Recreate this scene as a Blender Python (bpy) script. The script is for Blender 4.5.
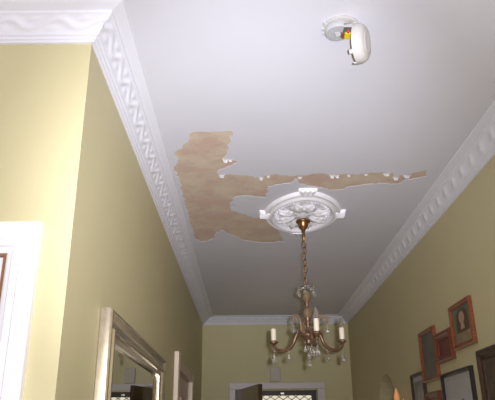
import bpy, bmesh, math, random
from mathutils import Vector, Matrix
random.seed(7)
PI = math.pi
scene = bpy.context.scene
for o in list(bpy.data.objects):
    bpy.data.objects.remove(o, do_unlink=True)
C = scene.collection

# ------------------------------------------------------------------ camera
XL, XR, D1, DE, CEIL = -0.495, 1.146, 1.625, 6.827, 2.83
CAMZ, PITCH, YAW, ROLL = 1.55, 0.3787, 0.0041, -0.0109
cam_d = bpy.data.cameras.new('camera'); cam = bpy.data.objects.new('camera', cam_d); C.objects.link(cam)
cam_d.sensor_fit = 'HORIZONTAL'; cam_d.sensor_width = 36.0; cam_d.lens = 36.0*600/495
cam_d.clip_start = 0.02; cam_d.clip_end = 200
fw = Vector((math.sin(YAW)*math.cos(PITCH), math.cos(YAW)*math.cos(PITCH), math.sin(PITCH)))
r0 = Vector((math.cos(YAW), -math.sin(YAW), 0)); u0 = r0.cross(fw)
rt = math.cos(ROLL)*r0 + math.sin(ROLL)*u0; up = -math.sin(ROLL)*r0 + math.cos(ROLL)*u0
mw = Matrix((rt, up, -fw)).transposed().to_4x4(); mw.translation = Vector((0, 0, CAMZ))
cam.matrix_world = mw
scene.camera = cam

# ------------------------------------------------------------------ world, lights, exposure
w = bpy.data.worlds.new('overcast_sky'); scene.world = w; w.use_nodes = True
bgn = w.node_tree.nodes['Background']
bgn.inputs[0].default_value = (1.0, 0.90, 0.70, 1); bgn.inputs[1].default_value = 0.75

def area(name, loc, target, size, power, col):
    d = bpy.data.lights.new(name, 'AREA'); d.size = size; d.energy = power; d.color = col
    o = bpy.data.objects.new(name, d); C.objects.link(o); o.location = loc
    o.rotation_euler = (Vector(target)-Vector(loc)).to_track_quat('-Z', 'Y').to_euler()
    return o
# the flash of the hand-held camera, just right of the lens
FLASH_AT = Vector((0.06, -0.01, CAMZ+0.03)); FCOL = (0.92, 0.935, 1.04)
area('camera_flash', FLASH_AT, FLASH_AT+fw, 0.03, 38, FCOL)                     # wide spill of the flash
fl = bpy.data.lights.new('camera_flash_beam', 'SPOT'); fl.energy = 275; fl.color = FCOL   # its reflector beam
fl.spot_size = math.radians(50); fl.spot_blend = 1.0; fl.shadow_soft_size = 0.02
FLASH = bpy.data.objects.new('camera_flash_beam', fl); C.objects.link(FLASH); FLASH.location = FLASH_AT
FLASH.rotation_euler = (fw-0.025*rt-0.02*up).to_track_quat('-Z', 'Y').to_euler()
# soft fill added inside the room behind the photographer, standing in for daylight
BACK_FILL = area('back_fill_light', (0.0, -2.42, 1.5), (0.0, 5.0, 1.6), 1.2, 14, (1.0, 0.82, 0.58))
BACK_FILL.data.shape = 'RECTANGLE'; BACK_FILL.data.size = 1.4; BACK_FILL.data.size_y = 1.2

# sun added over the porch; its bounce through the doorway brightens the ceiling
sn = bpy.data.lights.new('porch_fill_sun', 'SUN'); sn.energy = 11.0; sn.angle = 0.01; sn.color = (1.0, 0.86, 0.62)
SUN = bpy.data.objects.new('porch_fill_sun', sn); C.objects.link(SUN); SUN.location = (0, 5, 8)
SUN.rotation_euler = Vector((0.1, 0.25, -1)).to_track_quat('-Z', 'Y').to_euler()

vs = scene.view_settings
scene.display_settings.display_device = 'sRGB'
vs.view_transform = 'Standard'; vs.look = 'None'; vs.gamma = 1.0; vs.exposure = 0.0; vs.use_curve_mapping = False

# ------------------------------------------------------------------ materials
def mat(name, col, rough=0.6, metal=0.0, noise=None, bump=None, trans=0.0, emit=None, spec=0.5, coat=0.0, ior=1.45):
    """noise=(scale, second colour, lo, hi); bump=(scale, strength)"""
    m = bpy.data.materials.new(name); m.use_nodes = True
    nt = m.node_tree; b = nt.nodes['Principled BSDF']
    b.inputs['Base Color'].default_value = (*col, 1); b.inputs['Roughness'].default_value = rough
    b.inputs['Metallic'].default_value = metal; b.inputs['Transmission Weight'].default_value = trans
    b.inputs['Specular IOR Level'].default_value = spec; b.inputs['Coat Weight'].default_value = coat
    b.inputs['IOR'].default_value = ior
    if emit:
        b.inputs['Emission Color'].default_value = (*emit[0], 1); b.inputs['Emission Strength'].default_value = emit[1]
    if noise or bump:
        tc = nt.nodes.new('ShaderNodeTexCoord')
    if noise:
        n = nt.nodes.new('ShaderNodeTexNoise'); n.inputs['Scale'].default_value = noise[0]
        n.inputs['Detail'].default_value = 6; n.inputs['Roughness'].default_value = 0.62
        mp = nt.nodes.new('ShaderNodeMapping')
        if len(noise) > 4: mp.inputs['Scale'].default_value = noise[4]
        nt.links.new(tc.outputs['Object'], mp.inputs[0]); nt.links.new(mp.outputs[0], n.inputs['Vector'])
        r = nt.nodes.new('ShaderNodeValToRGB')
        r.color_ramp.elements[0].position = noise[2]; r.color_ramp.elements[1].position = noise[3]
        r.color_ramp.elements[0].color = (*col, 1); r.color_ramp.elements[1].color = (*noise[1], 1)
        nt.links.new(n.outputs[0], r.inputs[0]); nt.links.new(r.outputs[0], b.inputs['Base Color'])
    if bump:
        n2 = nt.nodes.new('ShaderNodeTexNoise'); n2.inputs['Scale'].default_value = bump[0]; n2.inputs['Detail'].default_value = 5
        nt.links.new(tc.outputs['Object'], n2.inputs['Vector'])
        bp = nt.nodes.new('ShaderNodeBump'); bp.inputs['Strength'].default_value = bump[1]; bp.inputs['Distance'].default_value = 0.01
        nt.links.new(n2.outputs[0], bp.inputs['Height']); nt.links.new(bp.outputs[0], b.inputs['Normal'])
    return m
M = {}
M['wall'] = mat('olive_wall_paint', (0.60, 0.535, 0.315), 0.55, noise=(1.3, (0.575, 0.51, 0.29), 0.35, 0.7), bump=(60, 0.06), spec=0.35)
M['ceiling'] = mat('ceiling_paint', (0.685, 0.68, 0.745), 0.6, noise=(2.2, (0.66, 0.655, 0.72), 0.35, 0.7), bump=(7, 0.10), spec=0.35)
M['plaster'] = mat('bare_brown_plaster', (0.58, 0.43, 0.355), 0.9, noise=(7, (0.64, 0.54, 0.42), 0.40, 0.60), bump=(45, 0.25), spec=0.2)
M['cornice'] = mat('white_cornice_paint', (0.77, 0.765, 0.835), 0.5, spec=0.4)
M['rose'] = mat('white_rose_plaster', (0.88, 0.86, 0.90), 0.55, spec=0.4)
M['flake'] = mat('curled_paint', (0.9, 0.89, 0.9), 0.45)
M['trim'] = mat('white_gloss_trim', (0.82, 0.80, 0.83), 0.3, bump=(30, 0.03))
M['cream_trim'] = mat('cream_trim', (0.78, 0.66, 0.52), 0.35)
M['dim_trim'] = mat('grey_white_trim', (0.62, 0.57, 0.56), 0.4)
M['pinkdoor'] = mat('pinkish_door_paint', (0.52, 0.33, 0.27), 0.3, noise=(6, (0.47, 0.29, 0.23), 0.3, 0.7, (1, 1, 0.2)))
M['darkwood'] = mat('dark_stained_timber', (0.085, 0.045, 0.025), 0.14, coat=0.6, noise=(14, (0.045, 0.022, 0.012), 0.3, 0.7, (6, 6, 0.5)))
M['gap'] = mat('brown_door_edge', (0.25, 0.12, 0.06), 0.6)
M['floor'] = mat('floor_boards', (0.62, 0.52, 0.40), 0.4, noise=(5, (0.56, 0.46, 0.34), 0.3, 0.7, (8, 0.6, 1)))
M['chime'] = mat('chime_plastic', (0.46, 0.42, 0.34), 0.4)
M['concrete'] = mat('porch_concrete', (0.5, 0.48, 0.45), 0.8, noise=(4, (0.42, 0.4, 0.38), 0.3, 0.7))
M['grille'] = mat('dark_bronze_metal', (0.035, 0.025, 0.02), 0.45, metal=0.3)
M['mirror'] = mat('mirror_glass', (0.9, 0.92, 0.9), 0.0, metal=1.0)
M['champagne'] = mat('champagne_gilt', (0.56, 0.49, 0.38), 0.22, metal=0.85, noise=(40, (0.45, 0.38, 0.28), 0.4, 0.7))
M['brass'] = mat('aged_brass', (0.36, 0.18, 0.075), 0.28, metal=0.85, noise=(30, (0.22, 0.11, 0.045), 0.35, 0.7))
M['copper'] = mat('copper_bronze', (0.25, 0.145, 0.09), 0.33, metal=0.55, noise=(35, (0.15, 0.085, 0.055), 0.35, 0.7))
M['amber'] = mat('gilt_glass', (0.46, 0.32, 0.19), 0.08, trans=0.6, coat=0.4, ior=1.5)
M['crystal'] = mat('clear_crystal', (0.95, 0.94, 0.9), 0.02, trans=0.92, ior=1.55, coat=0.5)
M['bulb'] = mat('clear_bulb_glass', (0.97, 0.96, 0.95), 0.02, trans=0.96, ior=1.25, coat=0.4)
M['candle'] = mat('ivory_candle_sleeve', (0.86, 0.76, 0.60), 0.5)
M['orangewood'] = mat('orange_brown_wood', (0.27, 0.085, 0.033), 0.35, noise=(12, (0.17, 0.05, 0.02), 0.3, 0.7, (1, 1, 6)))
M['redwood'] = mat('red_brown_wood', (0.17, 0.048, 0.026), 0.4, noise=(12, (0.16, 0.045, 0.022), 0.3, 0.7, (1, 1, 5)))
M['blackwood'] = mat('black_lacquer', (0.022, 0.018, 0.018), 0.3)
M['umber'] = mat('dark_umber_wood', (0.07, 0.035, 0.022), 0.4, noise=(25, (0.04, 0.02, 0.012), 0.3, 0.7))
M['mount'] = mat('pale_mount_board', (0.47, 0.46, 0.44), 0.4, noise=(3, (0.36, 0.35, 0.34), 0.3, 0.7))
M['greyprint'] = mat('grey_blue_print', (0.075, 0.08, 0.082), 0.35, noise=(9, (0.135, 0.13, 0.115), 0.35, 0.65))
M['photo'] = mat('grey_photograph', (0.22, 0.21, 0.19), 0.3, noise=(12, (0.10, 0.095, 0.09), 0.4, 0.6))
M['darkprint'] = mat('dark_brown_print', (0.06, 0.045, 0.035), 0.35, noise=(9, (0.12, 0.09, 0.06), 0.4, 0.65))
M['redprint'] = mat('dark_red_print', (0.17, 0.045, 0.03), 0.4, noise=(8, (0.11, 0.03, 0.02), 0.4, 0.65))
M['teal'] = mat('teal_print', (0.10, 0.16, 0.12), 0.35, noise=(7, (0.16, 0.21, 0.15), 0.35, 0.65))
M['skin'] = mat('print_skin', (0.45, 0.27, 0.17), 0.4)
M['hair'] = mat('print_hair', (0.10, 0.055, 0.03), 0.4)
M['robe'] = mat('print_robe', (0.33, 0.24, 0.13), 0.4, noise=(30, (0.24, 0.16, 0.09), 0.4, 0.6))
M['plastic'] = mat('offwhite_plastic', (0.54, 0.52, 0.50), 0.35)
M['clearplastic'] = mat('milky_clear_plastic', (0.66, 0.66, 0.67), 0.25, trans=0.35)
M['silver'] = mat('bright_tin', (0.8, 0.79, 0.77), 0.2, metal=0.9)
M['yellow'] = mat('yellow_battery', (0.72, 0.58, 0.02), 0.4)
M['redbit'] = mat('red_component', (0.5, 0.03, 0.02), 0.4)
M['brownbit'] = mat('brown_component', (0.22, 0.08, 0.05), 0.5)
M['darkbit'] = mat('dark_slot', (0.05, 0.05, 0.06), 0.5)
M['sconce'] = mat('orange_lit_glass', (0.9, 0.42, 0.18), 0.3, emit=((1.0, 0.40, 0.16), 0.22))

# ------------------------------------------------------------------ helpers
def obj(name, bm, m, parent=None, smooth=False):
    me = bpy.data.meshes.new(name)
    bmesh.ops.recalc_face_normals(bm, faces=bm.faces[:])
    if smooth:
        for f in bm.faces: f.smooth = True
    bm.to_mesh(me); bm.free()
    if smooth == 'auto':
        try: me.set_sharp_from_angle(angle=math.radians(40))
        except Exception: pass
    o = bpy.data.objects.new(name, me); C.objects.link(o)
    me.materials.append(M[m] if isinstance(m, str) else m)
    if parent: o.parent = parent
    return o
def tag(o, label, cat=None, group=None, kind=None):
    o['label'] = label
    if cat: o['category'] = cat
    if group: o['group'] = group
    if kind: o['kind'] = kind
    return o
def thing(name, label, cat, loc=(0, 0, 0), rot=(0, 0, 0), group=None, kind=None):
    o = bpy.data.objects.new(name, None); C.objects.link(o)
    o.location = loc; o.rotation_euler = rot; o.empty_display_size = 0.05
    return tag(o, label, cat, group, kind)
def box(bm, a, b):
    r = bmesh.ops.create_cube(bm, size=1)
    for v in r['verts']:
        v.co = Vector([a[i]+(v.co[i]+0.5)*(b[i]-a[i]) for i in range(3)])
    return r['verts']
def boxes(*ab):
    bm = bmesh.new()
    for a, b in ab: box(bm, a, b)
    return bm
def bevel_all(bm, w, seg=2):
    bmesh.ops.bevel(bm, geom=bm.edges[:], offset=w, segments=seg, affect='EDGES', profile=0.7)
    return bm
def lathe(prof, n=24, wob=None):
    """prof: (radius, z); wob(a, i) multiplies the radius"""
    bm = bmesh.new(); rings = []
    for i, (r, z) in enumerate(prof):
        if r < 1e-6: rings.append([bm.verts.new((0, 0, z))]); continue
        ring = []
        for k in range(n):
            a = 2*PI*k/n; q = r*(wob(a, i) if wob else 1)
            ring.append(bm.verts.new((q*math.cos(a), q*math.sin(a), z)))
        rings.append(ring)
    for A, B in zip(rings, rings[1:]):
        for k in range(n):
            k2 = (k+1) % n
            if len(A) == 1 and len(B) == 1: continue
            if len(A) == 1: bm.faces.new((A[0], B[k], B[k2]))
            elif len(B) == 1: bm.faces.new((A[k], B[0], A[k2]))
            else: bm.faces.new((A[k], B[k], B[k2], A[k2]))
    return bm
def smooth_path(pts, sub=5):
    P = [Vector(p) for p in pts]; P = [2*P[0]-P[1]]+P+[2*P[-1]-P[-2]]; out = []
    for i in range(1, len(P)-2):
        for s in range(sub):
            t = s/sub; a, b, c, d = P[i-1], P[i], P[i+1], P[i+2]
            out.append(0.5*((2*b)+(c-a)*t+(2*a-5*b+4*c-d)*t*t+(3*b-a-3*c+d)*t**3))
    out.append(P[-2]); return out
def tube(pts, rad, n=8, closed=False, bm=None):
    bm = bm or bmesh.new(); rings = []; N = len(pts); prev = None
    for i, p in enumerate(pts):
        if closed: t = (pts[(i+1) % N]-pts[i-1]).normalized()
        else: t = (pts[min(i+1, N-1)]-pts[max(i-1, 0)]).normalized()
        if prev is None:
            q = t.orthogonal().normalized()
        else:
            q = (prev-t*prev.dot(t)).normalized()
        prev = q; s = t.cross(q); r = rad(i/(N-1)) if callable(rad) else rad
        rings.append([bm.verts.new(p+r*(math.cos(2*PI*k/n)*q+math.sin(2*PI*k/n)*s)) for k in range(n)])
    pairs = list(zip(rings, rings[1:]))+([(rings[-1], rings[0])] if closed else [])
    for A, B in pairs:
        for k in range(n): bm.faces.new((A[k], A[(k+1) % n], B[(k+1) % n], B[k]))
    if not closed: bm.faces.new(rings[0]); bm.faces.new(list(reversed(rings[-1])))
    return bm
def slab(loops, to3, depth):
    """2-D loops (outer first, then holes) filled, and given thickness; to3(u, v, w) -> xyz, w 0 .. depth"""
    bm = bmesh.new(); faces_edges = []; sets = []
    for lp in loops:
        vs_ = [bm.verts.new((u, v, 0)) for u, v in lp]; sets.append(vs_)
        for i in range(len(vs_)): faces_edges.append(bm.edges.new((vs_[i-1], vs_[i])))
    bmesh.ops.triangle_fill(bm, use_beauty=True, use_dissolve=False, edges=faces_edges, normal=(0, 0, 1))
    tris = [[v for v in f.verts] for f in bm.faces]
    top = {}
    for vs_ in sets:
        for v in vs_: top[v] = bm.verts.new((v.co.x, v.co.y, depth))
    for t in tris: bm.faces.new([top[v] for v in reversed(t)])
    for vs_ in sets:
        for i in range(len(vs_)):
            a, b = vs_[i-1], vs_[i]; bm.faces.new((a, b, top[b], top[a]))
    for v in bm.verts: v.co = Vector(to3(*v.co))
    return bm
def rect(u0_, u1_, v0_, v1_): return [(u0_, v0_), (u1_, v0_), (u1_, v1_), (u0_, v1_)]

# ------------------------------------------------------------------ the shell
H = CEIL+0.06
def S(o, label, cat): return tag(o, label, cat, kind='structure')
S(obj('floor', boxes(((-3.2, -2.6, -0.06), (XR, DE+0.02, 0))), 'floor'), 'timber floor running along the hallway', 'floor')
TH = 0.12
# left wall of the passage, with the opening of the side door
S(obj('wall_left', slab([[(D1+TH, 0), (4.33, 0), (4.33, 2.03), (5.39, 2.03), (5.39, 0), (DE, 0), (DE, H), (D1+TH, H)]],
      lambda u, v, q: (XL-q, u, v), TH), 'wall'), 'olive painted left hallway wall carrying the gilt mirror', 'wall')
# wall facing the camera on the left, with the white door
S(obj('wall_entry', slab([[(-3.2, 0), (-1.508, 0), (-1.508, 2.04), (-0.672, 2.04), (-0.672, 0), (XL, 0), (XL, H), (-3.2, H)]],
      lambda u, v, q: (u, D1+q, v), TH), 'wall'), 'pale yellow-green wall facing the camera around the white door', 'wall')
arch = [(4.83, 0)]
for k in range(0, 17):
    a = PI-PI*k/16; arch.append((5.165+0.335*math.cos(a), 1.70+0.335*math.sin(a)))
arch += [(5.50, 0)]
S(obj('wall_right', slab([[(-2.6, 0)]+arch+[(DE, 0), (DE, H), (-2.6, H)]],
      lambda u, v, q: (XR+q, u, v), TH), 'wall'), 'olive painted right hallway wall hung with framed pictures', 'wall')
S(obj('wall_end', slab([[(XL-TH, 0), (-0.125, 0), (-0.125, 2.045), (0.765, 2.045), (0.765, 0), (XR+TH, 0), (XR+TH, H), (XL-TH, H)]],
      lambda u, v, q: (u, DE+q, v), TH), 'wall'), 'dim olive end wall with the front doorway', 'wall')
S(obj('wall_back', slab([rect(-3.2, XR+TH, 0, H), rect(-0.7, 0.7, 0.9, 2.1)], lambda u, v, q: (u, -2.6-q, v), TH), 'wall'),
  'olive wall behind the photographer with an added window', 'wall')
S(obj('wall_side', boxes(((-3.2-TH, -2.6-TH, 0), (-3.2, D1+TH, H))), 'wall'), 'olive wall at the far left of the entry room', 'wall')
wn = thing('added_window_1', 'white sash window behind the photographer, unseen, added for the fill light', 'window', (0, -2.6, 0.9), kind='structure')  # unseen window, put in to go with the added fill light
obj('window_frame', slab([rect(-0.7, 0.7, 0, 1.2), rect(-0.64, 0.64, 0.06, 0.57), rect(-0.64, 0.64, 0.63, 1.14)], lambda u, v, q: (u, -0.03-q, v), 0.06), 'trim', wn)
obj('pane', boxes(((-0.64, -0.063, 0.06), (0.64, -0.058, 0.57))), 'bulb', wn)
obj('pane', boxes(((-0.64, -0.063, 0.63), (0.64, -0.058, 1.14))), 'bulb', wn)
# the little room behind the arch
al = bmesh.new()
box(al, (XR+TH+1.0, 4.4, 0), (XR+TH+1.1, 6.3, 2.6)); box(al, (XR+TH, 4.3, 0), (XR+TH+1.1, 4.4, 2.6))
box(al, (XR+TH, 6.3, 0), (XR+TH+1.1, 6.4, 2.6)); box(al, (XR+TH, 4.3, 2.6), (XR+TH+1.1, 6.4, 2.7)); box(al, (XR, 4.3, -0.06), (XR+TH+1.1, 6.4, 0))
S(obj('wall_alcove', al, 'wall'), 'olive walls of the small space behind the arch', 'wall')
S(obj('porch_floor', boxes(((-1.5, DE+0.12, -0.12), (2.2, DE+3.5, -0.04))), 'concrete'), 'grey porch slab outside the front door', 'porch')

# ------------------------------------------------------------------ ceiling with the peeled paint
PEEL = [(192.7,132.4),(204,132),(217,131.7),(231.4,130.7),(230.7,139.5),(228.8,147.7),(226.8,155.1),(222.9,157.7),(228.4,158.4),(236.9,161.3),(231.7,165.5),(225.2,168.1),(218.7,169.8),(217,174),(221.9,174.7),(233.3,174.7),(246.3,175.3),(254.5,177.9),(265.8,175.3),(275.6,173.7),(288.6,176),
 (301.3,175.5),(315.5,173.8),(332.4,174.3),(349.4,174),(357.9,174.9),(366.4,173.2),(383.3,172.1),(393.2,172.6),(394.1,176),(403.1,174.9),(414.4,172.6),(428,170.4),(427.2,176),(417.3,178.3),(406,179.7),(398.9,183.9),(383.3,183.4),(363.5,184.5),(352.2,186.2),(340.9,189.6),(332.4,190.4),(318.3,187.6),(307,185.9),(300,183.9),(298.5,179.7),(295,178.3),
 (293.5,181.8),(278.9,184.4),(267.5,186.7),(268.5,191),(265.8,197.4),(256.1,196.8),(241.4,195.5),(234.9,197.4),(230.1,203.9),(231.7,211.1),(239.8,213),(252.8,217.6),(262.6,218.6),(272.4,224.1),(278.9,232.2),(283.7,241),(269.1,242.6),(256.1,242),(243.1,240.4),(234.9,235.5),(225.2,232.2),(220.3,230),(215.4,233.9),(213.8,238.7),(207.3,241),(200.8,241.7),(194.3,237.8),(192.7,232.2),(187.8,214.3),(182.9,194.8),(179.6,181.8),(174.1,168.1),(178,162.3),(177.4,157.4),(175.4,151.9),(182.9,148.6),(186.1,142.8),(189.4,136.3)]
def to_ceiling(x, y):                       # the traced stain lies on the real ceiling plane
    d = fw+rt*((x-247.5)/600)-up*((y-200)/600); t = (CEIL-CAMZ)/d.z
    return (d.x*t, d.y*t)
rp = random.Random(3)
peel = [to_ceiling(*p) for p in PEEL]
ragged = []
for i in range(len(peel)):
    a = Vector(peel[i]); b = Vector(peel[(i+1) % len(peel)]); n = max(1, int((b-a).length/0.018))
    nrm = Vector((a.y-b.y, b.x-a.x)).normalized()
    for k in range(n):
        p = a.lerp(b, k/n)
        if k: p = p+nrm*rp.uniform(-0.009, 0.009)
        ragged.append((p.x, p.y))
ceil = S(obj('ceiling', boxes(((-3.2, -2.6, CEIL+0.0015), (XR+0.02, DE+0.02, CEIL+0.06))), 'plaster'),
         'white-painted hallway ceiling with a large peeled brown patch', 'ceiling')
pl = obj('paint_layer', slab([rect(-3.2, XR+0.02, -2.6, DE+0.02), ragged], lambda u, v, q: (u, v, CEIL+q), 0.0015), 'ceiling', ceil)
pl['label'] = 'white ceiling paint, broken away over the patch'
# paint flakes curling down at the torn edge
def flake(px, py, ln, wd, ang, curl):
    x, y = to_ceiling(px, py); bm = bmesh.new(); n = 5; ln *= .8; rows = []
    for i in range(n):
        t = i/(n-1); ww = .78*wd*(1-0.5*t*t)
        rows.append([bm.verts.new((s*ww/2*(1+0.2*math.sin(7*t+s)), ln*math.sin(curl*t)/curl, -ln*(1-math.cos(curl*t))/curl-0.0005)) for s in (-1, 0, 1)])
    for A, B in zip(rows, rows[1:]):
        for k in range(2): bm.faces.new((A[k], A[k+1], B[k+1], B[k]))
    r = bmesh.ops.solidify(bm, geom=bm.faces[:], thickness=0.0012)
    o = obj('paint_flake', bm, 'flake', ceil); o.location = (x, y, CEIL); o.rotation_euler = (0, 0, ang)
for f in [(332.5,174.6,.03,.035,.1,1.5),(337,174.8,.028,.028,-.2,1.5),(349,174.3,.02,.022,.1,1.4),(387,172.8,.026,.05,0,1.5),(396.5,176.6,.03,.045,.2,1.5),(407.5,174.9,.026,.055,.15,1.5),(400,183.6,.02,.03,PI,.9),
          (226,158,.035,.04,.2,1.3),(231,159,.022,.03,.3,1.3),(262,176.6,.03,.03,.3,1.4),(268,175.6,.02,.02,-.2,1.4),(222,174.3,.03,.04,.1,1.2),(232,204,.02,.03,-PI/2,.8),(217,232,.02,.03,PI,.9),(366,173.8,.015,.03,0,1.2),(300,176.5,.02,.03,0,1.2)]:
    flake(*f)

# ------------------------------------------------------------------ cornices (moulded plaster with a wave band)
CP = 0.102
def cornice_mesh(fn, length, leafy=False):
    """fn(t, o, d, q): section point (o off the wall, d below the ceiling) at t 0..1; pattern coordinate comes back as q"""
    base = [(0, .082), (.010, .082), (.012, .076), (.018, .074), (.020, .067), (.027, .065), (.030, .060)]
    band0, band1 = Vector((.030, .060)), Vector((.074, .022))
    tail = [(.074, .022), (.079, .020), (.080, .013), (.086, .011), (.112, .008), (.118, .006), (.120, 0)]
    sec = [(Vector(p), None) for p in base[:-1]]
    NB = 13
    for k in range(NB):
        s = k/(NB-1); sec.append((band0.lerp(band1, s), 2*s-1))
    sec += [(Vector(p), None) for p in tail[1:]]
    nx = int(length/0.0085); bm = bmesh.new(); rows = []; nrm = Vector((.654, .757))
    L = 0.160
    for i in range(nx+1):
        t = i/nx; row = []
        for p, v in sec:
            o_, d_ = p
            if v is not None:
                q = fn(t, 0.05, 0)[1]; ph = 2*PI*q/L
                c = 0.46*math.sin(ph); e = (1-v*v)
                h = 0.0062*math.exp(-((v-c)/0.30)**2)
                for sg in (-1, 1):                                   # leaves filling each bay of the wave
                    h += 0.0045*math.exp(-((v+sg*0.50)/0.26)**2)*max(0, 1-(abs(((ph-sg*PI/2+PI-0.5*v) % (2*PI))-PI))/1.05)**0.8
                if leafy:                                            # slanting leaves, one after another
                    du = ((q/0.135+0.30*v) % 1.0)-0.5
                    h = 0.0085*math.exp(-(du/0.17)**2)*math.exp(-(v/0.62)**2)
                h *= min(1, e*2.2)
                o_ += nrm.x*(h-0.004*e); d_ += nrm.y*(h-0.004*e)
            row.append(bm.verts.new(fn(t, o_, d_)[0]))
        rows.append(row)
    for A, B in zip(rows, rows[1:]):
        for k in range(len(sec)-1): bm.faces.new((A[k], A[k+1], B[k+1], B[k]))
    return bm
def corn(name, fn, length, label, leafy=False):
    return S(obj(name, cornice_mesh(fn, length, leafy), 'cornice', smooth='auto'), label, 'cornice')
Z = lambda d: CEIL-d
def f_left(t, o, d):
    y = (D1-o)+t*((DE-o)-(D1-o)); return (XL+o, y, Z(d)), y
def f_right(t, o, d):
    y = -2.6+o+t*((DE-o)+2.6-o); return (XR-o, y, Z(d)), y
def f_end(t, o, d):
    x = XL+o+t*(XR-XL-2*o); return (x, DE-o, Z(d)), x
def f_entry(t, o, d):
    x = -3.2+o+t*((XL+o)+3.2-o); return (x, D1-o, Z(d)), x
corn('trim_1', f_left, DE-D1, 'white plaster cornice with wave relief above the mirror wall')
corn('trim_2', f_right, DE+2.6, 'white plaster cornice with leaf relief above the picture wall', True)
corn('trim_3', f_end, XR-XL, 'white plaster cornice across the top of the end wall')
corn('trim_4', f_entry, XL+3.2, 'white plaster cornice above the white door, facing the camera')

# ------------------------------------------------------------------ white door at the left (facing the camera)
d1 = thing('door_1', 'white panelled door in moulded white casing at the left edge', 'door', (-1.09, D1, 0), kind='structure')
# casing profile: (distance from the outer edge toward the opening, projection from the wall)
prof = [(0, 0), (0, .024), (.055, .026), (.060, .020), (.068, .020), (.073, .024), (.082, .024), (.088, .015), (.100, .013), (.105, .011), (.105, 0)]
def casing_piece(name, ends, parent, m):
    """sweep the profile between two mitred ends: ends(p)->(start, end) corner points in local xyz for profile point p"""
    bm = bmesh.new(); A = []; B = []
    for p in prof:
        p = (p[0]*.84, p[1]); s, e = ends(p); A.append(bm.verts.new(s)); B.append(bm.verts.new(e))
    for k in range(len(prof)-1): bm.faces.new((A[k], A[k+1], B[k+1], B[k]))
    bm.faces.new(A); bm.faces.new(list(reversed(B)))
    return obj(name, bm, m, parent)
R_, L_, T_ = 0.512, -0.512, 2.128        # outer edges, local to the door centre at x = -1.09
casing_piece('jamb_casing', lambda p: ((R_-p[0], -p[1], 0), (R_-p[0], -p[1], T_-p[0])), d1, 'trim')
casing_piece('jamb_casing', lambda p: ((L_+p[0], -p[1], 0), (L_+p[0], -p[1], T_-p[0])), d1, 'trim')
casing_piece('head_casing', lambda p: ((L_+p[0], -p[1], T_-p[0]), (R_-p[0], -p[1], T_-p[0])), d1, 'trim')
obj('door_jamb', boxes(((-0.4179, .05, 0), (-0.40, .119, 2.0399)), ((0.40, .05, 0), (0.4179, .119, 2.0399)), ((-0.40, .05, 2.022), (0.40, .119, 2.0399))), 'trim', d1)
gp = obj('door_stop', boxes(((-0.4179, -.003, 0), (-0.411, .05, 2.0399)), ((0.411, -.003, 0), (0.4179, .05, 2.0399)), ((-0.411, -.003, 2.033), (0.411, .05, 2.0399))), 'gap', d1)
gp['label'] = 'thin brown unpainted door edge'
leaf = obj('door_leaf', slab([rect(-.410, .410, 0.01, 2.032), rect(-.27, -.05, .25, .9), rect(.05, .27, .25, .9), rect(-.27, -.05, 1.05, 1.9), rect(.05, .27, 1.05, 1.9)],
          lambda u, v, q: (u, .008+q, v), .035), 'trim', d1)
for u0_, u1_, v0_, v1_ in ((-.27, -.05, .25, .9), (.05, .27, .25, .9), (-.27, -.05, 1.05, 1.9), (.05, .27, 1.05, 1.9)):
    obj('panel', boxes(((u0_, .022, v0_), (u1_, .036, v1_))), 'trim', leaf)

# ------------------------------------------------------------------ side door in the left passage wall
d2 = thing('door_2', 'pinkish brown side door in cream casing beyond the mirror', 'door', (XL, 4.865, 0), kind='structure')
obj('jamb_casing', bevel_all(boxes(((0, -.645, 0), (.030, -.535, 2.115))), .004), 'cream_trim', d2)
obj('jamb_casing', bevel_all(boxes(((0, .525, 0), (.026, .635, 2.07))), .004), 'cream_trim', d2)
obj('head_casing', bevel_all(boxes(((0, -.535, 2.005), (.026, .525, 2.07))), .004), 'pinkdoor', d2)
obj('door_jamb', boxes(((-.12, -.535, 0), (0, -.52, 2.03)), ((-.12, .51, 0), (0, .525, 2.03)), ((-.12, -.535, 2.005), (0, .525, 2.03))), 'cream_trim', d2)
lf = obj('door_leaf', slab([rect(-.515, .505, .01, 2.0), rect(-.40, -.06, .25, .9), rect(.06, .40, .25, .9), rect(-.40, -.06, 1.05, 1.85), rect(.06, .40, 1.05, 1.85)],
         lambda u, v, q: (-.035+q, u, v), .03), 'pinkdoor', d2)
for u0_, u1_, v0_, v1_ in ((-.40, -.06, .25, .9), (.06, .40, .25, .9), (-.40, -.06, 1.05, 1.85), (.06, .40, 1.05, 1.85)):
    obj('panel', boxes(((-.03, u0_, v0_), (-.018, u1_, v1_))), 'pinkdoor', lf)

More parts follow.
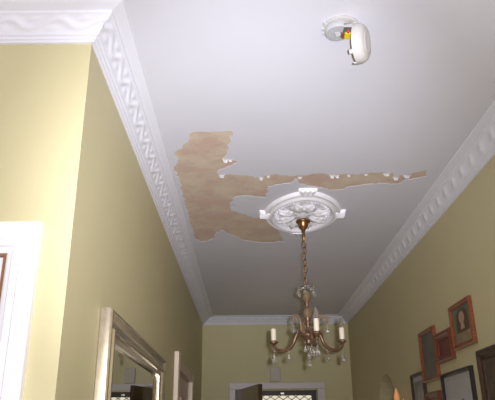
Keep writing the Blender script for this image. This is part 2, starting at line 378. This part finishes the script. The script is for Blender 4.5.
# ------------------------------------------------------------------ front doorway in the end wall
d3 = thing('door_3', 'dark timber front door standing open in the end wall', 'door', (-0.105, DE-0.005, 0), kind='structure')
ang = math.atan2(-0.86, 0.235)
dl = obj('door_leaf', slab([rect(0, .88, .01, 2.035), rect(.12, .40, .2, .85), rect(.50, .76, .2, .85), rect(.12, .40, 1.0, 1.88), rect(.50, .76, 1.0, 1.88)],
         lambda u, v, q: (u, q-.02, v), .04), 'darkwood', d3)
dl.rotation_euler = (0, 0, ang)
for u0_, u1_, v0_, v1_ in ((.12, .40, .2, .85), (.50, .76, .2, .85), (.12, .40, 1.0, 1.88), (.50, .76, 1.0, 1.88)):
    obj('panel', boxes(((u0_, -.01, v0_), (u1_, .01, v1_))), 'darkwood', dl)
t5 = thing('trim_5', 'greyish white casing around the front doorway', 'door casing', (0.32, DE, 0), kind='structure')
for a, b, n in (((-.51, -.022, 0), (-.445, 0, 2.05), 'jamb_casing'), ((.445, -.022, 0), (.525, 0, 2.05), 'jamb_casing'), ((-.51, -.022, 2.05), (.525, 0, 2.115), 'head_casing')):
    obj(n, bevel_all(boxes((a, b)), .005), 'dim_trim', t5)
sd = thing('security_door', 'dark metal security screen door with diamond grille in front doorway', 'screen door', (0.32, DE+0.045, 0))
obj('frame', slab([rect(-.44, .44, .005, 2.04), rect(-.385, .385, .06, 1.985)], lambda u, v, q: (u, q, v), .03), 'grille', sd)
W2, B0, B1, pit = .385, .06, 1.985, .092
for sgn in (1, -1):
    k = -40
    while k < 60:
        c = B0+k*pit*.62; k += 1                      # line v = c + sgn*slope*(u+W2)
        sl = .62*sgn; pts = []
        u_a, u_b = -W2, W2
        f = lambda u: c+sl*(u+W2)
        lo, hi = (u_a, u_b)
        for bound in (B0, B1):
            uu = (bound-c)/sl-W2
            if sl > 0:
                if bound == B0: lo = max(lo, uu)
                else: hi = min(hi, uu)
            else:
                if bound == B0: hi = min(hi, uu)
                else: lo = max(lo, uu)
        if hi-lo < .01: continue
        p, q = Vector((lo, .015+.003*sgn, f(lo))), Vector((hi, .015+.003*sgn, f(hi)))
        obj('grille_bar', tube([p, q], .0048, 4), 'grille', sd)
cl = obj('glint_plate', bevel_all(boxes(((.045, -.02, 1.996), (.085, 0, 2.016))), .004), 'silver', sd)  # plate added to show a bright glint on the dark frame
cl['label'] = 'bright glint on the top rail, made as a small shiny plate'
ch = thing('door_chime', 'pale rectangular chime box on end wall above the doorway', 'door chime', (0.312, DE, 2.125))
obj('housing', bevel_all(boxes(((-.056, -.04, 0), (.056, 0, .155))), .008), 'chime', ch)
obj('speaker_slot', boxes(((-.045, -.042, .03), (.045, -.039, .036)), ((-.045, -.042, .05), (.045, -.039, .056)), ((-.045, -.042, .07), (.045, -.039, .076))), 'chime', ch)

# ------------------------------------------------------------------ ceiling rose
RX, RY = 0.347, 3.44
rose = thing('ceiling_rose', 'ornate oval white plaster ceiling rose above the chandelier', 'ceiling rose', (RX, RY, CEIL))
RA, RB = .236, .355
def rose_h(r, a):
    h = 0.0
    h += .020*math.exp(-((r-.95)/.045)**2) + .030*math.exp(-((r-.80)/.06)**2)
    h += .010*math.exp(-((r-.88)/.05)**2)
    h += .022*math.exp(-((r-.66)/.05)**2)*(0.55+.45*math.cos(36*a))
    if r < .60: h += .008+.016*(0.5+.5*math.cos(8*a+3.0*math.sin(r*9)))*math.exp(-((r-.40)/.16)**2)
    h += .022*math.exp(-(r/.2)**2)
    return h
bm = bmesh.new(); NR, NA = 44, 216; rows = []
c0 = bm.verts.new((0, 0, -rose_h(0, 0)))
for i in range(1, NR+1):
    r = i/NR; row = []
    for k in range(NA):
        a = 2*PI*k/NA; q = r*(1+((abs(math.cos(a))**1.75+abs(math.sin(a))**1.75)**(-1/1.75)-1)*r)
        row.append(bm.verts.new((RA*q*math.cos(a), RB*q*math.sin(a), -(rose_h(r, a) if i < NR else 0.0))))
    rows.append(row)
for k in range(NA): bm.faces.new((c0, rows[0][k], rows[0][(k+1) % NA]))
for A, B in zip(rows, rows[1:]):
    for k in range(NA): bm.faces.new((A[k], B[k], B[(k+1) % NA], A[(k+1) % NA]))
obj('moulded_disc', bm, 'rose', rose, smooth=True)
def leaf_mesh(ln, wd, hh, lobes=3):
    bm = bmesh.new(); n, m_ = 14, 9; rows = []
    for i in range(n):
        t = i/(n-1); wv = wd*math.sin(PI*min(1, .12+t*.86))**.7*(1+.22*math.cos(2*PI*lobes*t))
        row = []
        for j in range(m_):
            s = j/(m_-1)*2-1
            z = hh*(.35+.9*math.sin(PI*t*.85))*(1-.55*abs(s)**1.5)+.25*hh*math.cos(6*PI*s)*(.3+t) - (0.0 if abs(s) < 1 else hh*.6)
            row.append(bm.verts.new((ln*t, s*wv*.5, -max(z, 0))))
        rows.append(row)
    for A, B in zip(rows, rows[1:]):
        for j in range(m_-1): bm.faces.new((A[j], A[j+1], B[j+1], B[j]))
    return bm
me0 = None
for k in range(8):
    a = 2*PI*(k+.5)/8
    if me0 is None:
        o = obj('acanthus_leaf', leaf_mesh(.105, .085, .020), 'rose', rose, smooth=True); me0 = o.data
    else:
        o = bpy.data.objects.new('acanthus_leaf', me0); C.objects.link(o); o.parent = rose
    x, y = .045*math.cos(a), .07*math.sin(a)
    o.location = (x, y, -.016); o.rotation_euler = (0, 0, math.atan2(math.sin(a)*1.35, math.cos(a)))
    o.scale = (1+.35*abs(math.sin(a)), 1, 1)
bm = bmesh.new(); n = 9; rows = []
for i in range(n):                                   # fluted shell at each end of the axes
    t = i/(n-1); row = []
    for j in range(17):
        s = j/16*2-1; wv = .066+.030*t
        z = (.028-.010*t)*(1-.2*abs(s)**3)+.005*math.cos(4*PI*s)*(.3+t)
        if abs(s) == 1 or i == n-1: z = 0
        row.append(bm.verts.new((.070*t*(1-.10*s*s), s*wv*.62, -z)))
    rows.append(row)
for A, B in zip(rows, rows[1:]):
    for j in range(16): bm.faces.new((A[j], A[j+1], B[j+1], B[j]))
bm.faces.new([rows[0][j] for j in range(17)])
shell = obj('shell_ornament', bm, 'rose', rose, smooth='auto'); sh = shell.data
for k in range(4):
    o = shell if k == 0 else bpy.data.objects.new('shell_ornament', sh)
    if k: C.objects.link(o); o.parent = rose
    a = k*PI/2; o.location = ((RA-.038)*math.cos(a), (RB-.03)*math.sin(a), 0); o.rotation_euler = (0, 0, a)

# ------------------------------------------------------------------ chandelier
CX, CY = 0.357, 3.50
chd = thing('chandelier', 'bronze three-arm chandelier with ivory candle lamps and crystal drops', 'chandelier', (CX, CY, 2.095))
def P(name, bm, m, smooth=True, parent=chd, loc=(0, 0, 0), rot=(0, 0, 0)):
    o = obj(name, bm, m, parent, smooth); o.location = loc; o.rotation_euler = rot; return o
# z below is relative to the hub at 2.10
P('ceiling_cup', lathe([(0, .71), (.020, .71), (.044, .705), (.046, .696), (.036, .692), (.033, .686), (.030, .670), (.021, .654), (.013, .647), (.011, .635), (0, .635)], 24), 'brass')
P('stem', lathe([(0, .65), (.010, .65), (.008, .62), (.011, .612), (.006, .60), (.006, .575), (0, .57)], 12), 'brass')
def link_mesh(h_, w_, r_):
    pts = []
    for k in range(20):
        a = 2*PI*k/20; x = w_*math.cos(a); z = h_*math.sin(a)
        pts.append(Vector((x*(1 if abs(math.sin(a)) < .9 else .95), 0, z)))
    return tube(pts, r_, 6, closed=True)
lk = None
NL = 7
for k in range(NL):
    z = .553-k*.0385
    if lk is None: lk = P('chain_link', link_mesh(.0235, .0115, .0027), 'brass'); o = lk
    else:
        o = bpy.data.objects.new('chain_link', lk.data); C.objects.link(o); o.parent = chd
    o.location = (.004*math.sin(k*2.1), 0, z); o.rotation_euler = (0, .10*math.sin(k*1.7), .5+(k % 2)*PI/2)
P('top_hook', lathe([(0, .305), (.006, .303), (.009, .297), (.014, .292), (.012, .285), (.008, .282), (0, .28)], 14), 'copper')
crown = P('glass_crown', lathe([(.010, .262), (.018, .264), (.034, .272), (.046, .284), (.050, .290), (.047, .290), (.032, .278), (.016, .270), (.010, .272), (.010, .262)], 30, lambda a, i: 1+(.10*math.cos(6*a) if 3 <= i <= 5 else 0)), 'crystal')
P('column', lathe([(0, .285), (.013, .282), (.016, .27), (.012, .262), (.017, .25), (.019, .225), (.015, .205), (.011, .198), (.015, .192), (.015, .186), (.010, .18),
                   (.013, .165), (.019, .145), (.021, .125), (.018, .10), (.012, .085), (.016, .078), (.016, .07), (.011, .064), (.013, .045), (.017, .03), (.014, .02), (0, .018)], 18), 'copper')
for zc, rr in ((.232, .027), (.130, .029)):
    P('glass_sleeve', lathe([(.014, zc+.03), (.018, zc+.027), (rr, zc+.004), (rr*.95, zc-.008), (.017, zc-.028), (.014, zc-.03)], 16, lambda a, i: 1+.05*math.cos(8*a)), 'amber')
P('hub', lathe([(0, .03), (.020, .028), (.030, .018), (.044, .012), (.047, .002), (.036, -.008), (.024, -.018), (.016, -.026), (.020, -.034), (.014, -.044), (.006, -.050), (0, -.052)], 24), 'copper')
def drop_mesh(s=1.0):
    return lathe([(0, 0), (.003*s, -.004*s), (.006*s, -.014*s), (.0125*s, -.028*s), (.0135*s, -.035*s), (.010*s, -.044*s), (.004*s, -.05*s), (0, -.052*s)], 8)
def bead_mesh(s=1.0):
    return lathe([(0, .007*s), (.005*s, .005*s), (.007*s, 0), (.005*s, -.005*s), (0, -.007*s)], 8)
drop_me = {}
def drop(parent, loc, s=1.0):
    """bead, wire and tear-drop hanging from loc"""
    key = round(s, 2)
    if key not in drop_me:
        bm = bead_mesh(s)
        for v in bm.verts: v.co.z -= .010*s
        bm2 = drop_mesh(s); me = bpy.data.meshes.new('t')
        for v in bm2.verts: v.co.z -= .022*s
        bm2.to_mesh(me); bm2.free(); bm.from_mesh(me); bpy.data.meshes.remove(me)
        tube([Vector((0, 0, 0)), Vector((0, 0, -.025*s))], .0008, 4, bm=bm)
        o = obj('crystal_drop', bm, 'crystal', parent); drop_me[key] = o.data
    else:
        o = bpy.data.objects.new('crystal_drop', drop_me[key]); C.objects.link(o); o.parent = parent
    o.location = loc; o.rotation_euler = (0, 0, random.uniform(0, 3)); return o
for k in range(6):
    a = 2*PI*k/6+.3; drop(crown, (.052*math.cos(a), .052*math.sin(a), .286), .7)
arm_pts = [(.020, .008), (.042, .030), (.062, .030), (.080, .004), (.098, -.035), (.125, -.062), (.165, -.072), (.202, -.062), (.222, -.038)]
candle_r = .222
for k, az in enumerate((math.radians(6), math.radians(112), math.radians(-118))):
    # azimuth 0 points to the camera (-y), positive to the right
    rot = az-PI/2
    arm = P('arm', tube([Vector((r, 0, z)) for r, z in [(p.x, p.y) for p in smooth_path([(a_, b_, 0) for a_, b_ in arm_pts], 6)]], lambda t: .0118-.002*t, 10), 'copper', rot=(0, 0, rot))
    P('glass_bead', lathe([(0, .014), (.010, .010), (.015, 0), (.010, -.010), (0, -.014)], 8), 'crystal', False, arm, (.066, 0, .032))
    pan = P('drip_pan', lathe([(0, -.034), (.008, -.034), (.012, -.026), (.022, -.020), (.028, -.014), (.026, -.012), (.012, -.018), (0, -.018)], 24, lambda a, i: 1+(.06*math.cos(8*a) if 2 < i < 6 else 0)), 'copper', True, arm, (candle_r, 0, -.004))
    P('candle_cup', lathe([(0, -.024), (.013, -.023), (.0165, -.014), (.0165, -.008), (0, -.008)], 16), 'copper', True, arm, (candle_r, 0, 0))
    P('candle_sleeve', lathe([(0, -.010), (.0150, -.010), (.0153, .02), (.0150, .058), (.0135, .0605), (0, .0605)], 20), 'candle', 'auto', arm, (candle_r, 0, 0))
    if k < 2:
        P('bulb_cap', lathe([(0, .058), (.007, .058), (.007, .067), (0, .067)], 12), 'brass', True, arm, (candle_r, 0, 0))
        P('bulb', lathe([(0, .064), (.0075, .066), (.0135, .078), (.0150, .088), (.0125, .102), (.007, .114), (.003, .122), (0, .124)], 16), 'bulb', True, arm, (candle_r, 0, 0))
    drop(arm, (candle_r, 0, -.050), 1.25)
    drop(arm, (.125, .004, -.070), .85)
    if k == 0: drop(arm, (.06, 0, -.030), 1.25)
sc_pts = [(.018, .01), (.05, .028), (.056, .070), (.070, .100), (.096, .110), (.115, .094), (.110, .072), (.096, .070)]
for az in (math.radians(70), math.radians(-52), math.radians(187)):
    scr = P('scroll', tube(smooth_path([(a_, 0, b_) for a_, b_ in sc_pts], 6), lambda t: .0092-.003*t, 8), 'amber', rot=(0, 0, az-PI/2))
    drop(scr, (.112, 0, .076), .95)
for k, (x, y, z) in enumerate(((.0, .0, -.05), (.022, -.01, -.02), (-.022, -.01, -.03), (.0, .024, -.02))):
    drop(chd, (x, y, z-.0), 1.15 if k == 0 else .9)
st = drop(chd, (0, 0, -.105), 1.0)

# ------------------------------------------------------------------ smoke alarm hanging open
sm = thing('smoke_alarm', 'round smoke alarm on ceiling with its cover hanging open', 'smoke alarm', (0.325, 1.648, CEIL))
obj('base_plate', lathe([(0, 0), (.056, 0), (.058, -.003), (.058, -.010), (.053, -.012), (.052, -.006), (0, -.006)], 40), 'plastic', sm, 'auto')
obj('clear_housing', lathe([(.044, -.006), (.044, -.022), (.040, -.028), (.014, -.029), (.014, -.006)], 28), 'clearplastic', sm, 'auto').location = (-.010, .006, 0)
for a in (2.6, 3.05, 3.5):
    o = obj('clip', boxes(((.052, -.004, -.012), (.066, .004, -.006))), 'plastic', sm); o.rotation_euler = (0, 0, a)
o = obj('circuit_board', boxes(((-.018, -.034, -.016), (.044, .026, -.012))), 'plastic', sm)
obj('tin_chamber', bevel_all(boxes(((.002, -.036, -.034), (.034, -.006, -.014))), .004), 'silver', sm)
obj('battery', bevel_all(boxes(((.011, -.004, -.036), (.036, .024, -.012))), .002), 'yellow', sm)
obj('battery_end', boxes(((.000, -.002, -.035), (.0105, .022, -.013))), 'brownbit', sm)
obj('indicator_lamp', lathe([(0, -.036), (.004, -.034), (.0045, -.02), (0, -.02)], 10), 'redbit', sm, True).location = (.020, -.012, -.004)
obj('screw', lathe([(0, -.009), (.005, -.009), (.005, -.006), (0, -.006)], 12), 'darkbit', sm).location = (-.022, .030, -.001)
cov = obj('cover', lathe([(0, .020), (.030, .021), (.033, .0185), (.044, .0185), (.051, .014), (.057, .004), (.058, -.012), (.0555, -.012), (.054, .002), (.048, .011), (0, .016)], 48), 'plastic', sm, 'auto')
cov.location = (.062, .004, -.068); cov.scale = (1.14,)*3
nrm = Vector((.88, -.42, -.13)).normalized()
cov.rotation_euler = nrm.to_track_quat('Z', 'Y').to_euler()
for a in (-2.2, -1.2):
    o = obj('cover_tab', boxes(((.053, -.006, -.022), (.057, .006, -.010))), 'plastic', cov); o.rotation_euler = (0, 0, a)
obj('hinge', tube([Vector((.050, -.020, -.008)), Vector((.050, .02, -.008))], .004, 8), 'plastic', sm)

# ------------------------------------------------------------------ gilt mirror on the left wall
mi = thing('wall_mirror', 'large wall mirror in champagne gilt frame beside the pink side door', 'mirror', (XL, 2.03, 1.02))
ML, MH = 1.45, 0.950                    # outer length along the wall, outer height
fprof = [(0, .002), (0, .034), (.006, .042), (.014, .043), (.020, .036), (.026, .026), (.040, .021), (.052, .024), (.060, .033), (.064, .041), (.072, .042), (.077, .036), (.080, .027), (.090, .022), (.096, .020), (.097, .010), (.097, .002)]
def rail(name, ends):
    bm = bmesh.new(); A = []; B = []
    for p in fprof:
        s, e = ends(p); A.append(bm.verts.new(s)); B.append(bm.verts.new(e))
    for k in range(len(fprof)-1): bm.faces.new((A[k], A[k+1], B[k+1], B[k]))
    bm.faces.new((A[0], A[-1], B[-1], B[0])); bm.faces.new(A); bm.faces.new(list(reversed(B)))
    return obj(name, bm, 'champagne', mi, 'auto')
rail('frame_stile', lambda p: ((p[1], p[0], p[0]), (p[1], p[0], MH-p[0])))
rail('frame_stile', lambda p: ((p[1], ML-p[0], p[0]), (p[1], ML-p[0], MH-p[0])))
rail('frame_rail', lambda p: ((p[1], p[0], MH-p[0]), (p[1], ML-p[0], MH-p[0])))
rail('frame_rail', lambda p: ((p[1], p[0], p[0]), (p[1], ML-p[0], p[0])))
bm = bmesh.new(); g0, bv, dz = .096, .030, .0042
o4 = [bm.verts.new((.0080, y, z)) for y, z in rect(g0, ML-g0, g0, MH-g0)]
i4 = [bm.verts.new((.0080+dz, y, z)) for y, z in rect(g0+bv, ML-g0-bv, g0+bv, MH-g0-bv)]
b4 = [bm.verts.new((.004, y, z)) for y, z in rect(g0, ML-g0, g0, MH-g0)]
bm.faces.new(i4); bm.faces.new(b4)
for k in range(4):
    bm.faces.new((o4[k-1], o4[k], i4[k], i4[k-1])); bm.faces.new((b4[k-1], b4[k], o4[k], o4[k-1]))
obj('mirror_glass', bm, 'mirror', mi)

# ------------------------------------------------------------------ pictures on the right wall
def picture(name, label, y0, y1, z0, z1, fw_, fm, pm, mount=None, dep=.022, extra=None):
    """y1 > y0; faces -x; local u runs toward the camera-side (from y1 to y0)"""
    t = thing(name, label, 'picture', (XR, (y0+y1)/2, z0), group='pictures on the right wall')
    W, Hh = y1-y0, z1-z0
    pr = [(0, 0), (0, dep*.8), (fw_*.2, dep), (fw_*.45, dep), (fw_*.7, dep*.62), (fw_, dep*.5), (fw_, 0)]
    def fr(name_, ends):
        bm = bmesh.new(); A = []; B = []
        for p in pr:
            s, e = ends(p); A.append(bm.verts.new((-s[0], s[1]-W/2, s[2]))); B.append(bm.verts.new((-e[0], e[1]-W/2, e[2])))
        for k in range(len(pr)-1): bm.faces.new((A[k], A[k+1], B[k+1], B[k]))
        bm.faces.new((A[0], A[-1], B[-1], B[0])); bm.faces.new(A); bm.faces.new(list(reversed(B)))
        obj(name_, bm, fm, t)
    fr('frame_stile', lambda p: ((p[1], p[0], p[0]), (p[1], p[0], Hh-p[0])))
    fr('frame_stile', lambda p: ((p[1], W-p[0], p[0]), (p[1], W-p[0], Hh-p[0])))
    fr('frame_rail', lambda p: ((p[1], p[0], Hh-p[0]), (p[1], W-p[0], Hh-p[0])))
    fr('frame_rail', lambda p: ((p[1], p[0], p[0]), (p[1], W-p[0], p[0])))
    i = fw_*.98
    if mount:
        obj('mount', boxes(((-.006, i-W/2, i), (-.002, W/2-i, Hh-i))), 'mount', t)
        i += mount
        pr_ = obj('print', boxes(((-.0075, i-W/2, i), (-.006, W/2-i, Hh-i))), pm, t)
    else:
        pr_ = obj('print', boxes(((-.0065, i-W/2, i), (-.002, W/2-i, Hh-i))), pm, t)
    if extra: extra(t, W, Hh)
    return t
def blob(parent, name, pts, x, m):
    bm = bmesh.new(); A = [bm.verts.new((x, u, v)) for u, v in pts]; B = [bm.verts.new((x-.0006, u, v)) for u, v in pts]
    bm.faces.new(A); bm.faces.new(list(reversed(B)))
    for k in range(len(pts)): bm.faces.new((A[k-1], A[k], B[k], B[k-1]))
    obj(name, bm, m, parent)
def ell(cu, cv, a, b, n=20): return [(cu+a*math.cos(2*PI*k/n), cv+b*math.sin(2*PI*k/n)) for k in range(n)]
def portrait(t, W, Hh):
    x = -.0066
    sc = lambda pts, k=2.0: [(u*k, v) for u, v in pts]
    blob(t, 'printed_robe', sc([(-.080, .027), (.080, .027), (.072, .070), (.045, .098), (-.045, .098), (-.072, .070)], 1.55), x, 'robe')
    blob(t, 'printed_hair', sc([(-.046, .080), (.046, .080), (.048, .125), (.042, .175), (.018, .202), (-.018, .202), (-.042, .175), (-.048, .125)]), x-.0007, 'hair')
    blob(t, 'printed_face', sc(ell(0, .155, .021, .032)), x-.0014, 'skin')
    blob(t, 'printed_neck', sc([(-.016, .095), (.016, .095), (.010, .125), (-.010, .125)]), x-.0014, 'skin')
picture('framed_portrait', 'orange-brown framed portrait of a long-haired figure, highest on the right wall', 3.02, 3.34, 1.982, 2.218, .026, 'orangewood', 'teal', extra=portrait)
picture('framed_print', 'narrow orange-brown framed print with mottled grey-blue picture', 3.668, 3.995, 1.868, 2.18, .024, 'orangewood', 'greyprint')
picture('framed_plaque', 'red-brown wooden framed plaque between the grey print and the portrait', 3.362, 3.66, 1.948, 2.115, .040, 'redwood', 'redprint', dep=.026)
def figs(t, W, Hh):
    blob(t, 'printed_figures', [(-.09, .12), (-.02, .12), (-.02, .19), (-.05, .22), (-.09, .20)], -.0077, 'darkprint')
    blob(t, 'printed_figures', [(.01, .12), (.09, .12), (.085, .18), (.05, .21), (.015, .18)], -.0077, 'darkprint')
picture('framed_photograph', 'black framed picture with pale mount below the red-brown plaque', 3.133, 3.63, 1.52, 1.885, .022, 'blackwood', 'mount', mount=.045, extra=figs)
picture('framed_photograph', 'small dark framed photograph nearest the arch', 3.99, 4.30, 1.60, 1.945, .022, 'umber', 'photo', mount=.03)
picture('framed_print', 'red-brown framed print directly below the grey-blue print', 3.70, 3.98, 1.50, 1.805, .035, 'redwood', 'redprint')
picture('framed_painting', 'large dark umber framed picture cut by the right edge', 2.48, 3.005, 1.43, 1.937, .045, 'umber', 'darkprint', dep=.03)

# ------------------------------------------------------------------ orange wall light beside the arch
sl_ = thing('wall_light', 'small orange flame-shaped wall light beside the arch', 'wall light', (XR, 4.62, 1.79))
obj('back_plate', bevel_all(boxes(((-.010, -.022, -.05), (0, .022, .03))), .004), 'brass', sl_)
obj('bracket', tube(smooth_path([(0, 0, -.03), (-.03, 0, -.045), (-.05, 0, -.03), (-.05, 0, -.008)], 4), .004, 8), 'brass', sl_, True)
obj('flame_shade', lathe([(0, -.010), (.012, -.008), (.020, .010), (.022, .030), (.018, .052), (.010, .075), (.004, .092), (0, .10)], 18, lambda a, i: 1+.06*math.cos(6*a)), 'sconce', sl_, True).location = (-.05, 0, 0)
